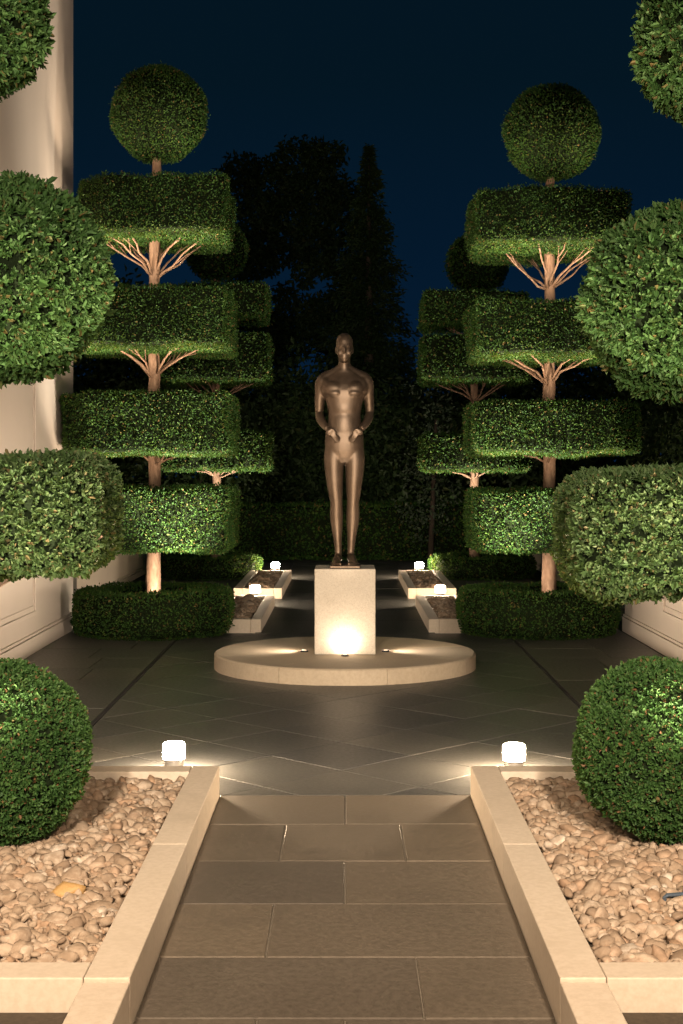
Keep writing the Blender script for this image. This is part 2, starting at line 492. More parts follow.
# cross row, then the plaza laid on the diagonal, with straight side walks
pl = []
S = 0.54
c45 = math.sqrt(.5)
for i in range(-16, 17):
    for j in range(-16, 17):
        off = 0
        q = []
        for u, v in ((0, 0), (1, 0), (1, 1), (0, 1)):
            a = (i + u) * S; b = (j + v) * S + off
            q.append((-.02 + a * c45 - b * c45, 10.46 + a * c45 + b * c45))
        for A in ((1, 0, 1.53), (-1, 0, 1.53), (0, 1, 13.6), (0, -1, -6.845)):
            q = clip(q, *A)
            if len(q) < 3: break
        if len(q) >= 3: pl.append(q)
for s in (-1, 1):
    yy = 6.845
    while yy < 15.2:
        y2 = yy + 0.62
        m = 2.05 + random.uniform(-.2, .2)
        for a, b in ((1.56, m), (m, 2.66)):
            pl.append(rect(*sorted((s * a, s * b)), yy, y2))
        yy = y2
ysf = [13.605 + .56 * k for k in range(19)]
pl += rows(-.86, .86, ysf, [[random.uniform(-.35, .35)] for _ in range(18)])
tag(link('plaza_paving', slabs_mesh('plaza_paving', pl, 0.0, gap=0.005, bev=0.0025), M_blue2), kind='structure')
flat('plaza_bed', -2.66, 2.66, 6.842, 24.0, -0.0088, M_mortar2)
for s in (-1, 1):
    x = s * 1.545
    me = bmesh.new(); bm_box(me, (x, 10.2, -0.006), (0.022, 6.6, 0.005))
    tag(link('drain_slot', mesh_bm('drain_slot', me), mat_plain('drain_dark', (0.01, 0.01, 0.01), 0.9)), kind='structure')

# ------------------------------------------------------------------ house wall (left) and low wall (right)
def panelled_wall(name, x, face, y0, y1, z1, mat, label, cat, panels, skirt=0.14, pil=None, coping=False):
    root = empty(name, (x, (y0 + y1) / 2, 0), label, cat)
    d = 0.35; yc = 0.0; ly = y1 - y0
    bm = bmesh.new(); bm_box(bm, (-face * d / 2, 0, z1 / 2), (d, ly, z1), 0.004)
    link('wall_face', mesh_bm('wall_face', bm), mat, root)
    bm = bmesh.new(); bm_box(bm, (face * 0.012, 0, skirt / 2 - .004), (0.03, ly - .004, skirt), 0.006)
    bm_box(bm, (face * 0.008, 0, skirt + 0.012), (0.018, ly - .006, 0.026), 0.007)
    link('skirting', mesh_bm('skirting', bm), mat, root)
    for (a, b, z0, zz) in panels:
        a -= (y0 + y1) / 2; b -= (y0 + y1) / 2
        bm = bmesh.new()
        for ins, w, t in ((0, 0.035, 0.014), (0.06, 0.016, 0.008)):
            A, B, Z0, Z1 = a + ins, b - ins, z0 + ins, zz - ins
            bm_box(bm, (face * t / 2, (A + B) / 2, Z0), (t, B - A + w, w), 0.005)
            bm_box(bm, (face * t / 2, (A + B) / 2, Z1), (t, B - A + w, w), 0.005)
            bm_box(bm, (face * t / 2 * .98, A, (Z0 + Z1) / 2), (t * .98, w, Z1 - Z0 - w), 0.005)
            bm_box(bm, (face * t / 2 * .98, B, (Z0 + Z1) / 2), (t * .98, w, Z1 - Z0 - w), 0.005)
        link('panel_moulding', mesh_bm('panel_moulding', bm), mat, root)
    if coping:
        bm = bmesh.new(); bm_box(bm, (-face * d / 2, 0, z1 + 0.035), (d + 0.08, ly + .04, 0.07), 0.012)
        link('coping', mesh_bm('coping', bm), mat, root)
    return root

panelled_wall('house_wall', -2.66, 1, 2.0, 14.0, 8.2, M_plaster, 'tall white panelled house wall rising out of the picture', 'house wall',
              [(10.0, 12.25, .33, 3.7), (7.0, 9.5, .33, 3.7), (4.2, 6.6, .33, 3.7)])
panelled_wall('garden_wall', 2.70, -1, 2.0, 13.8, 1.14, M_plaster, 'low cream panelled garden wall partly behind the clipped tree tier', 'garden wall',
              [(12.1 - 2.4, 12.1, .34, 1.0), (7.0, 9.4, .34, 1.0), (4.2, 6.7, .34, 1.0)], coping=True)
for s, lab in ((-1, 'short low cream wall just beyond the end of the white house wall'), (1, 'short low cream wall glimpsed behind the bare lit trunk right of the statue')):
    panelled_wall('low_wall', s * 3.0, -s, 16.0, 23.0, 0.62, M_plaster2, lab, 'low wall', [], skirt=0.08, coping=True)

# ------------------------------------------------------------------ planters, gravel
def pebble_protos(n=18):
    out = []
    for k in range(n):
        bm = bmesh.new(); bmesh.ops.create_icosphere(bm, subdivisions=2, radius=1)
        s = (1.0, random.uniform(.55, .95), random.uniform(.38, .65))
        off = Vector((k * 7.3, k * 3.1, k))
        planes = [(Vector((random.gauss(0, 1), random.gauss(0, 1), random.gauss(0, 1))).normalized(), random.uniform(.55, .85)) for _ in range(8)]
        for v in bm.verts:
            for pn, h in planes:            # broken faces
                d = v.co.dot(pn) - h
                if d > 0: v.co -= pn * d * .9
            d = 1 + 0.20 * noise.noise(v.co * 1.5 + off) + 0.13 * noise.noise(v.co * 3.2 + off)
            v.co = Vector((v.co.x * s[0] * d, v.co.y * s[1] * d, v.co.z * s[2] * d)) * 1.12
        V = np.array([v.co[:] for v in bm.verts]); F = np.array([[v.index for v in f.verts] for f in bm.faces]); bm.free()
        out.append((V, F))
    return out
PEB = pebble_protos()

def gravel(name, x0, x1, y0, y1, z, n, size, wide=False):
    Vs, Fs = [], []; o = 0
    for i in range(n):
        V, F = PEB[i % len(PEB)]
        s = size * math.exp(random.gauss(0, 0.33))
        rot = np.array((Matrix.Rotation(random.uniform(0, 6.28), 3, 'Z') @ Matrix.Rotation(random.gauss(0, .35), 3, 'X') @ Matrix.Rotation(random.gauss(0, .35), 3, 'Y')))
        x = random.uniform(x0 + s, x1 - s)
        if wide and random.random() < .6: x = (1 if x > 0 else -1) * random.uniform(.73 + s, 1.75)
        y = random.uniform(y0 + s, y1 - s)
        zz = z + random.uniform(-0.022, 0.026)
        Vs.append(V * s @ rot.T + np.array([x, y, zz])); Fs.append(F + o); o += len(V)
    m = 4
    b = np.array([(x0, y0, z - .012), (x1, y0, z - .012), (x1, y1, z - .012), (x0, y1, z - .012)])
    Vs.append(b); bf = np.array([[o, o + 1, o + 2, o + 3]])
    me = mesh_np(name, np.concatenate(Vs), [(np.concatenate(Fs), 0, True), (bf, 1, False)])
    return tag(link(name, me, [M_pebble, M_soil]), kind='stuff')

def planter(x_in, x_out, y0, y1, h, w, label, seam=1.5):
    """kerbed planter; x_in is the edge toward the path"""
    s = 1 if x_in > 0 else -1
    root = empty('stone_planter', (x_in, y0, 0), label, 'planter', 'kerbed gravel planters along the path')
    inv = Vector((-x_in, -y0, 0))
    def run(ax, a, b, c):   # one side of the kerb, made of coping lengths
        n = max(1, round((b - a) / seam)); bm = bmesh.new()
        for k in range(n):
            p, q = a + (b - a) * k / n, a + (b - a) * (k + 1) / n
            if ax == 'y': cen, sz = (c, (p + q) / 2, h / 2 - .01), (w, q - p - .0015, h + .02)
            else: cen, sz = ((p + q) / 2, c, h / 2 - .01), (q - p - .0015, w, h + .02)
            bm_box(bm, Vector(cen) + inv, sz, 0.004)
        link('kerb', mesh_bm('kerb', bm), M_limestone, root)
    run('y', y0, y1, x_in + s * w / 2)
    run('y', y0, y1, x_out - s * w / 2)
    xa, xb = sorted((x_in + s * (w + .001), x_out - s * (w + .001)))
    run('x', xa, xb, y0 + w / 2); run('x', xa, xb, y1 - w / 2)
    return xa, xb, y0 + w + .001, y1 - w - .001

PH = 0.14
for s, who in ((-1, 'beside the tall white house wall'), (1, 'beside the low cream garden wall')):
    b = planter(s * .60, s * 2.45, 3.99, 6.84, PH, .13, 'large pale stone planter of tan pebbles nearest the camera, ' + who)
    gravel('gravel', *b, 0.088, 7000, 0.0245, True)
    f1 = planter(s * .80, s * 1.34, 13.65, 16.25, .125, .10, 'slim stone planter just behind the round platform, ' + ('left' if s < 0 else 'right') + ' of the statue', 1.2)
    gravel('gravel', *f1, 0.085, 800, 0.031)
    f2 = planter(s * .76, s * 1.34, 17.2, 20.3, .125, .10, 'far slim stone planter near the back hedge, ' + ('left' if s < 0 else 'right') + ' of the statue', 1.2)
    gravel('gravel', *f2, 0.085, 800, 0.031)
    # near bed with its border kerb, just cut by the bottom of the picture
    bm = bmesh.new()
    for k in range(3):
        bm_box(bm, (0, -0.42 - .84 * k, .055), (.13, .838, .15), 0.004)
    r = link('stone_kerb', mesh_bm('stone_kerb', bm), M_limestone, loc=(s * .665, 3.988, 0))
    tag(r, 'pale stone kerb at the bottom edge, running on from the planter ' + who, 'kerb')
    flat('soil', *sorted((s * .725, s * 2.6)), 1.2, 3.985, 0.045, M_soil)

# the big ochre stone on the left gravel
V, F = PEB[3]
me = mesh_np('pebble', V * np.array([.052, .045, .05]), [(F, 0, True)])
tag(link('pebble', me, M_ochre, loc=(-.937, 4.87, .120)), 'large smooth ochre pebble lying on the tan gravel', 'pebble')

# ------------------------------------------------------------------ clipped hedges
def ring_hedge(x, y, label, dens, L, W, h=.42):
    ro, ri = 0.76, 0.40
    prof = [(ri, 0.0), (ri, h * .3), (ri, h * .6), (ri + .01, h - .06), (ri + .05, h - .01), (ri + .11, h), (ro - .16, h), (ro - .08, h), (ro - .03, h - .02), (ro, h - .07),
            (ro + .008, h * .66), (ro + .008, h * .48), (ro, h * .28), (ro - .02, .05), (ro - .03, 0.0)]
    bm = bmesh.new(); lathe(bm, prof, 72, closed=True)
    bmesh.ops.recalc_face_normals(bm, faces=bm.faces)
    me = foliage_mesh('ring_hedge', bm, dens, L, W, amp=0.03, sc=4, inset=0.025)
    o = link('ring_hedge', me, [M_core, M_box], loc=(x, y, 0))
    tag(o, label, 'hedge', 'round hedges at the feet of the topiary trees')
    me = bpy.data.meshes.new('soil'); bm = bmesh.new(); bmesh.ops.create_circle(bm, cap_ends=True, segments=32, radius=ri + .03); bm.to_mesh(me); bm.free()
    tag(link('soil', me, M_soil, loc=(x, y, 0.012)), kind='structure')

ring_hedge(-1.83, 13.68, 'low round clipped hedge ring beside the end of the white house wall', 4200, .024, .015)
ring_hedge(1.84, 13.72, 'low round clipped hedge ring beside the end of the low garden wall', 4200, .024, .015)
ring_hedge(-1.98, 20.75, 'far round hedge ring by the back hedge, left of the statue', 2000, .035, .022, .30)
ring_hedge(1.99, 20.75, 'far round hedge ring by the back hedge, right of the statue', 2000, .035, .022, .30)

def gravel_ball(x, y, r, z, label):
    me = foliage_mesh('boxwood_ball', bm_ball(r, 1.0, 5), 5200, .0135, .0085, amp=0.022, sc=5, detailed=True, sprig=6, inset=0.042)
    tag(link('boxwood_ball', me, [M_core, M_ball], loc=(x, y, z)), label, 'boxwood ball', 'boxwood balls on the gravel')
gravel_ball(-1.345, 5.6, .365, .455, 'dense green boxwood ball on the gravel with an ochre pebble in front')
gravel_ball(1.245, 5.6, .365, .465, 'dense green boxwood ball on the gravel behind a small garden spotlight')

# ------------------------------------------------------------------ foreground topiaries
def fore_topiary(x, y, tier, ball, top, label, side):
    root = empty('topiary_tree', (x, y, .07), label, 'topiary', 'cloud pruned trees standing in the gravel planters')
    rng = random.Random(int(x * 50) + 200)
    bm = bmesh.new()
    H = top[2] - .07
    zs = [H * k / 16 for k in range(17)]
    pts = [Vector((.03 * noise.noise(Vector((z, 1, x))), .03 * noise.noise(Vector((z, 5, x))), z)) for z in zs]
    tube(bm, pts, [.075 * (1.25 if k == 0 else 1) * (1 - .5 * z / H) for k, z in enumerate(zs)], 14, jitter=.15)
    z0, z1 = tier[2] - .07, tier[3] - .07
    for an in (0.35, -0.5, 1.2, -1.3, 2.4, -2.4, 3.1):
        a = an if side > 0 else math.pi - an
        e = Vector((math.cos(a) * .52, math.sin(a) * .40, z0 + .07))
        b = Vector((0, 0, z0 - .16))
        P = [b.lerp(e, s) + Vector((0, 0, .05 * math.sin(s * 3.14))) + Vector((rng.uniform(-.012, .012), rng.uniform(-.012, .012), 0)) for s in (0, .2, .4, .6, .8, 1)]
        tube(bm, P, [.03 * (1 - .6 * s) for s in (0, .2, .4, .6, .8, 1)], 8, jitter=.2)
        for q in range(5):
            s0 = P[2 + q % 4]; a2 = a + rng.uniform(-.9, .9); l = rng.uniform(.15, .3)
            tube(bm, [s0, s0 + Vector((math.cos(a2) * l * .5, math.sin(a2) * l * .5, .04)), s0 + Vector((math.cos(a2) * l, math.sin(a2) * l, .11))], [.012, .009, .005], 5)
    for b in (ball, top):
        e = Vector((b[0] - x, b[1] - y, b[2] - .07)); s0 = Vector((0, 0, e.z - b[3] * .9))
        if abs(e.x) > .05: tube(bm, [s0, s0.lerp(e, .6) + Vector((e.x * .2, 0, 0)), e], [.045, .035, .02], 8)
    link('trunk', mesh_bm('topiary_trunk', bm, True), M_bark, root)
    hx, hy = tier[0], tier[1]
    plan = rounded_poly([(-hx, -hy), (hx, -hy), (hx, hy), (-hx, hy)], [.24] * 4)
    me = foliage_mesh('foliage_tier', bm_cushion(plan, z0, z1, .15), 1850, .0205, .0125, amp=.04, sc=2.8, detailed=True, sprig=8, inset=.05)
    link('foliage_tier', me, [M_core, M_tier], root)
    for b in (ball, top):
        me = foliage_mesh('foliage_ball', bm_ball(b[3], 1.0, 4, b[2] - .07, (b[0] - x, b[1] - y)), 1500, .026, .0145, amp=.035, sc=4, detailed=True, sprig=8, inset=.05)
        link('foliage_ball', me, [M_core, M_fore], root)
fore_topiary(-1.70, 6.3, (.68, .52, 1.10, 1.62), (-1.50, 6.35, 2.40, .455), (-1.66, 6.35, 3.55, .345), 'cloud pruned tree with leafy balls before the tall white house wall', 1)
fore_topiary(1.72, 6.25, (.76, .52, 1.02, 1.55), (1.50, 6.35, 2.31, .44), (1.62, 6.35, 3.45, .335), 'cloud pruned tree with leafy balls before the low garden wall', -1)

# ------------------------------------------------------------------ tiered topiaries
FK = [(0, 0), (.10, 4), (.26, 8), (.36, 9)]
topiary((-1.83, 13.68, 0), 1, [(.80, 1.38, 1.0), (1.70, 2.26, 1.03), (2.68, 3.23, 1.0), (3.72, 4.27, .90)], (.05, .46, 4.95),
        'tall four tiered topiary with top ball, beside the white house wall', 4600, .023, .0145, forks=FK)
topiary((1.955, 13.72, 0), -1, [(.80, 1.36, .97), (1.70, 2.18, 1.02), (2.60, 3.12, .97), (3.62, 4.15, .95)], (.03, .46, 4.78),
        'tall four tiered topiary with top ball, behind the low garden wall end', 4600, .023, .0145, forks=FK)
FK2 = [(.12, 6), (.28, 8), (.26, 7)]
topiary((-1.86, 20.6, 0), 1, [(1.55, 2.08, 1.0), (2.80, 3.46, 1.02), (3.70, 4.16, .97)], (.0, .45, 4.72),
        'further three tiered topiary half hidden behind the taller one, left of the statue', 1700, .038, .024, trunk_r=.075, forks=FK2)
topiary((1.86, 20.6, 0), -1, [(1.54, 2.04, 1.0), (2.80, 3.44, 1.02), (3.60, 4.06, .97)], (.05, .45, 4.52),
        'further three tiered topiary half hidden behind the taller one, right of the statue', 1700, .038, .024, trunk_r=.075, forks=FK2)

# ------------------------------------------------------------------ statue, plinth, platform
def ell(bm, c, s, rot=None, sub=3):
    r = bmesh.ops.create_icosphere(bm, subdivisions=sub, radius=1)
    M = Matrix.Translation(c) @ (rot.to_4x4() if rot else Matrix.Identity(4)) @ Matrix.Diagonal((*s, 1))
    bmesh.ops.transform(bm, matrix=M, verts=r['verts'])

def loft(bm, secs, seg=28, p=2.3):
    rings = []
    for z, hx, hy, oy, ox in secs:
        ring = []
        for k in range(seg):
            a = 2 * math.pi * k / seg; c, s = math.cos(a), math.sin(a)
            ring.append(bm.verts.new((ox + hx * math.copysign(abs(c) ** (2 / p), c), oy + hy * math.copysign(abs(s) ** (2 / p), s), z)))
        rings.append(ring)
    for a, b in zip(rings, rings[1:]):
        for k in range(seg): bm.faces.new((a[k], a[(k + 1) % seg], b[(k + 1) % seg], b[k]))
    bm.faces.new(rings[0][::-1]); bm.faces.new(rings[-1])

def smooth_path(P, Rr, n=5):
    out, ro = [], []
    P = [Vector(p) for p in P]
    for i in range(len(P) - 1):
        p0, p1, p2, p3 = P[max(i - 1, 0)], P[i], P[i + 1], P[min(i + 2, len(P) - 1)]
        r0, r1, r2, r3 = Rr[max(i - 1, 0)], Rr[i], Rr[i + 1], Rr[min(i + 2, len(P) - 1)]
        for k in range(n):
            t = k / n; f = lambda a, b, c, d: 0.5 * ((2 * b) + (c - a) * t + (2 * a - 5 * b + 4 * c - d) * t * t + (3 * b - a - 3 * c + d) * t ** 3)
            out.append(f(p0, p1, p2, p3)); ro.append(f(r0, r1, r2, r3))
    out.append(P[-1]); ro.append(Rr[-1])
    return out, ro

def limb(bm, P, Rr, seg=16):
    a, b = smooth_path(P, Rr); tube(bm, a, b, seg)

def statue_mesh():
    bm = bmesh.new()
    loft(bm, [(.80, .05, .06, .0, 0), (.84, .115, .085, .005, 0), (.90, .152, .10, .008, 0), (.96, .162, .106, .010, 0), (1.02, .158, .100, .006, 0), (1.08, .146, .092, 0, 0),
              (1.14, .136, .086, -.004, 0), (1.19, .134, .084, -.005, 0), (1.25, .142, .092, -.004, 0), (1.31, .158, .102, 0, 0), (1.37, .172, .106, .004, 0),
              (1.42, .178, .100, .010, 0), (1.46, .176, .086, .014, 0), (1.49, .150, .070, .016, 0), (1.515, .105, .058, .016, 0), (1.54, .062, .052, .014, 0)])
    limb(bm, [(0, .018, 1.48), (0, .012, 1.56), (0, .002, 1.66)], [.062, .050, .050], 20)
    # head
    loft(bm, [(1.594, .022, .026, -.046, 0), (1.606, .034, .044, -.036, 0), (1.628, .047, .066, -.020, 0), (1.66, .060, .082, -.004, 0), (1.70, .067, .090, .002, 0),
              (1.735, .071, .095, .005, 0), (1.77, .070, .093, .007, 0), (1.80, .058, .078, .008, 0), (1.82, .038, .052, .008, 0), (1.830, .015, .02, .008, 0)], p=2.1)
    ell(bm, (0, -.090, 1.692), (.012, .018, .030)); ell(bm, (0, -.096, 1.674), (.013, .014, .011))      # nose
    ell(bm, (0, -.078, 1.722), (.048, .016, .012))                                                     # brow
    for s in (-1, 1):
        ell(bm, (s * .069, .006, 1.692), (.010, .019, .030))                                           # ear
        ell(bm, (s * .036, -.058, 1.668), (.026, .026, .026))                                          # cheek
    ell(bm, (0, -.070, 1.636), (.026, .018, .014)); ell(bm, (0, -.062, 1.607), (.022, .020, .016))      # mouth, chin
    for s in (-1, 1):
        # chest, ribs, collarbone
        ell(bm, (s * .078, -.058, 1.382), (.086, .047, .066), Matrix.Rotation(s * -.10, 3, 'Y'))
        ell(bm, (s * .076, -.060, 1.350), (.072, .053, .036))
        limb(bm, [(s * .02, .015, 1.56), (s * .08, .02, 1.515), (s * .17, .015, 1.470)], [.034, .042, .050], 12)
        ell(bm, (s * .182, .012, 1.445), (.048, .060, .064))
        ell(bm, (s * .145, .00, 1.40), (.055, .075, .085))
        # arm
        limb(bm, [(s * .168, .014, 1.462), (s * .190, .014, 1.43), (s * .198, .018, 1.36), (s * .205, .028, 1.27), (s * .208, .036, 1.19)], [.050, .053, .046, .041, .034])
        limb(bm, [(s * .208, .036, 1.195), (s * .198, .000, 1.155), (s * .172, -.048, 1.108), (s * .137, -.094, 1.068)], [.035, .038, .033, .024])
        # hand resting on the hip front: palm, four fingers, thumb
        ell(bm, (s * .118, -.108, 1.046), (.038, .016, .030), Matrix.Rotation(s * .60, 3, 'Y'))
        for k, (ln, zo) in enumerate(((.078, .020), (.086, .006), (.082, -.008), (.066, -.021))):
            b = Vector((s * (.094 + .006 * k), -.110, 1.036 + zo * .7))
            d = Vector((-s * .66, .13, -.74)).normalized()
            limb(bm, [b, b + d * ln * .5 + Vector((0, -.004, 0)), b + d * ln + Vector((0, .010, -.004))], [.0105, .0100, .0085], 8)
        b = Vector((s * .110, -.114, 1.068)); d = Vector((-s * .85, .04, -.42)).normalized()
        limb(bm, [b, b + d * .030, b + d * .055 + Vector((0, .004, -.006))], [.012, .0105, .008], 8)
        # leg
        ox = .004 * s + .006
        limb(bm, [(s * .082, .010, .93), (s * .084, .006, .84), (s * .084, .000, .74), (s * .078, -.004, .63), (s * .070 + ox * .3, -.006, .53), (s * .066 + ox * .4, -.004, .485),
                  (s * .066 + ox * .4, .014, .40), (s * .064 + ox * .4, .020, .34), (s * .058 + ox * .3, .018, .24), (s * .052 + ox * .3, .018, .14), (s * .050 + ox * .3, .022, .075)],
             [.080, .085, .078, .068, .056, .051, .056, .053, .041, .031, .031], 18)
        ell(bm, (s * .068 + ox * .4, -.040, .505), (.028, .018, .034))                                 # kneecap
        fx = s * .052 + ox * .3
        limb(bm, [(fx, .055, .034), (fx, .01, .050), (fx + s * .012, -.07, .036), (fx + s * .020, -.135, .022), (fx + s * .023, -.165, .016)], [.030, .036, .034, .028, .016], 14)
        ell(bm, (fx + s * .016, -.100, .018), (.040, .07, .018))
        for k in range(5):
            tx = fx + s * (.046 - .016 * k if True else 0)
            ty = -.155 - .010 * k
            limb(bm, [(tx, ty + .03, .016), (tx, ty - .018, .012)], [.0085 + .001 * k, .0075 + .0012 * k], 8)
        ell(bm, (s * .085, .075, .90), (.078, .065, .085))                                             # seat
    ell(bm, (0, -.050, 1.10), (.105, .048, .17)); ell(bm, (0, -.054, 1.24), (.110, .044, .10))         # belly
    ell(bm, (0, -.040, .94), (.110, .055, .12)); ell(bm, (0, -.028, .850), (.045, .045, .060))
    me = bpy.data.meshes.new('tmp'); bm.to_mesh(me); bm.free()
    def bake(me, setup):
        o = bpy.data.objects.new('tmp', me); COL.objects.link(o); setup(o)
        out = bpy.data.meshes.new_from_object(o.evaluated_get(bpy.context.evaluated_depsgraph_get()))
        bpy.data.objects.remove(o); bpy.data.meshes.remove(me); return out
    def remesh(o):
        r = o.modifiers.new('r', 'REMESH'); r.mode = 'VOXEL'; r.voxel_size = .0042; r.use_smooth_shade = True
    def soften(o):
        # the modelled muscles melt into one skin; fingers, face and toes keep their edges
        gb = o.vertex_groups.new(name='body'); gf = o.vertex_groups.new(name='fine')
        hb, hf = [], []
        for v in o.data.vertices:
            c = v.co
            hand = c.y < -.078 and .95 < c.z < 1.10 and abs(c.x) > .03
            (hf if hand or c.z < .05 else hb).append(v.index)
        gb.add(hb, 1.0, 'REPLACE'); gf.add(hf, 1.0, 'REPLACE')
        a = o.modifiers.new('a', 'SMOOTH'); a.factor = .5; a.iterations = 42; a.vertex_group = 'body'
        b = o.modifiers.new('b', 'SMOOTH'); b.factor = .5; b.iterations = 7; b.vertex_group = 'fine'
        c = o.modifiers.new('c', 'SMOOTH'); c.factor = .5; c.iterations = 3
    out = bake(bake(me, remesh), soften)
    out.materials.clear(); out.name = 'statue_body'
    for p in out.polygons: p.use_smooth = True
    return out

YS = 11.31
TOPZ = .785
root = empty('statue', (-.005, YS, TOPZ), 'slender bronze standing figure with hands at its waist', 'statue')
link('figure', statue_mesh(), M_bronze, root, loc=(0, 0, .022)).scale = (.965, .97, 1.0)
bm = bmesh.new(); bm_box(bm, (0.006, -.03, .012), (.235, .33, .024), .006)
link('base_plate', mesh_bm('base_plate', bm), M_bronze, root)

bm = bmesh.new(); bm_box(bm, (0, 0, .333), (.472, .47, .664), .006, 2)
bmesh.ops.subdivide_edges(bm, edges=[e for e in bm.edges if e.calc_length() > .3], cuts=20, use_grid_fill=True)
for v in bm.verts:
    v.co += Vector((noise.noise(v.co * 9), noise.noise(v.co * 9 + Vector((5, 0, 0))), 0)) * .0012
tag(link('plinth', mesh_bm('plinth', bm), M_plinth, loc=(0, YS, TOPZ - .664)), 'pale speckled square stone plinth under the bronze figure', 'plinth')

bm = bmesh.new()
nseg = 8; RD = 1.03
for k in range(nseg):
    a0 = 2 * math.pi * k / nseg + .30; a1 = a0 + 2 * math.pi / nseg
    eps = .0015
    P = []
    arc = [a0 + eps + (a1 - a0 - 2 * eps) * j / 12 for j in range(13)]
    prof = [(0, -.02), (0, .108), (-.006, .115), (-.014, .120)]
    rings = []
    for dr, z in prof:
        rings.append([bm.verts.new((math.cos(a) * (RD + dr), math.sin(a) * (RD + dr), z)) for a in arc])
    inner = [bm.verts.new((math.cos(a) * .01, math.sin(a) * .01, .120)) for a in (arc[0], arc[-1])]
    innb = [bm.verts.new((math.cos(a) * .01, math.sin(a) * .01, -.02)) for a in (arc[0], arc[-1])]
    for r0, r1 in zip(rings, rings[1:]):
        for j in range(12): bm.faces.new((r0[j], r0[j + 1], r1[j + 1], r1[j]))
    bm.faces.new(rings[-1] + [inner[1], inner[0]])
    bm.faces.new([r[0] for r in rings] + [inner[0], innb[0]])
    bm.faces.new([r[-1] for r in rings] + [inner[1], innb[1]])
tag(link('platform', mesh_bm('platform', bm), M_travertine, loc=(0, YS, 0)), 'low round pale stone platform carrying the plinth', 'platform')

def uplight(x, y, z, label, name='ground_uplight'):
    root = empty(name, (x, y, z), label, 'uplight', 'small recessed lights round the plinth')
    bm = bmesh.new(); lathe(bm, [(.030, 0.0), (.030, .010), (.022, .013), (.021, .006)], 24)
    link('ring', mesh_bm('uplight_ring', bm), M_metal, root)
    bm = bmesh.new(); lathe(bm, [(.020, .0065), (.020, .010), (.014, .014), (.004, .016)], 20)
    link('lens', mesh_bm('uplight_lens', bm, True), M_upl, root)
uplight(0, YS - .305, .121, 'small recessed light glowing at the front foot of the plinth')
uplight(-.32, YS - .05, .121, 'small recessed light at the left foot of the plinth')
uplight(.32, YS - .05, .121, 'small recessed light at the right foot of the plinth')

# ------------------------------------------------------------------ path lamps
def lamp(x, y, label, lens, dz=0):
    root = empty('path_lamp', (x, y, dz), label, 'path lamp', 'low glowing path lamps')
    bm = bmesh.new(); bm_cyl(bm, (0, 0, -.01), .062, .058, .022); bm_cyl(bm, (0, 0, .012), .046, .050, .118)
    bm_cyl(bm, (0, 0, .128), .058, .058, .008)
    link('post', mesh_bm('lamp_post', bm), M_steel, root)
    bm = bmesh.new(); lathe(bm, [(.052, .137), (.058, .143), (.058, .205), (.050, .215), (.030, .219)], 28)
    link('lens', mesh_bm('lamp_lens', bm, True), lens, root)
LAMPS = [(-.885, 7.40, 'near glowing path lamp behind the left pebble planter', 1), (.87, 7.36, 'near glowing path lamp behind the right pebble planter', 1),
         (-1.035, 16.50, 'glowing path lamp between the two slim planters left of the statue', 2), (1.10, 16.50, 'glowing path lamp between the two slim planters right of the statue', 2),
         (-1.0, 20.55, 'farthest glowing path lamp left of the statue, at the back hedge', 2), (1.07, 20.55, 'farthest glowing path lamp right of the statue, at the back hedge', 2)]
for x, y, lab, k in LAMPS: lamp(x, y, lab, M_lens if k == 1 else M_lens2, -.072 if k == 1 else 0)

# garden spotlight lying on the right gravel
for s_, lab in ((1, 'small blue-grey garden spotlight on the pebbles in front of the right boxwood ball'), (-1, 'small blue-grey garden spotlight on the pebbles in front of the left boxwood ball')):
    root = empty('garden_spotlight', (1.10 if s_ > 0 else -1.34, 4.80, .090), lab, 'spotlight', 'garden spotlights on the gravel')
    bm = bmesh.new(); lathe(bm, [(.020, 0), (.027, .006), (.029, .05), (.029, .085), (.025, .085), (.024, .072)], 20)
    bmesh.ops.transform(bm, matrix=Matrix.Translation((s_ * .055, -.01, .012)) @ Matrix.Rotation(R(-30), 4, 'X') @ Matrix.Rotation(R(s_ * 20), 4, 'Y'), verts=bm.verts)
    link('head', mesh_bm('spot_head', bm), M_spotm, root)
    bm = bmesh.new(); tube(bm, [(-s_ * .03, -.01, -.04), (-s_ * .03, -.01, .035), (-s_ * .02, -.008, .042), (s_ * .03, 0, .043), (s_ * .06, 0, .045)], [.007] * 5, 8)
    link('bracket', mesh_bm('spot_bracket', bm), M_spotm, root)

# ------------------------------------------------------------------ background planting
bmh = bm_cushion(rounded_poly([(-9, -.45), (9, -.45), (9, .45), (-9, .45)], [.15] * 4, step=.12), 0, .95, .1)
me = foliage_mesh('back_hedge', bmh, 900, .055, .035, amp=.08, sc=2, inset=.05)
tag(link('back_hedge', me, [M_core, M_box], loc=(0, 25.2, 0)), 'long low dark hedge closing the garden behind the statue', 'hedge')

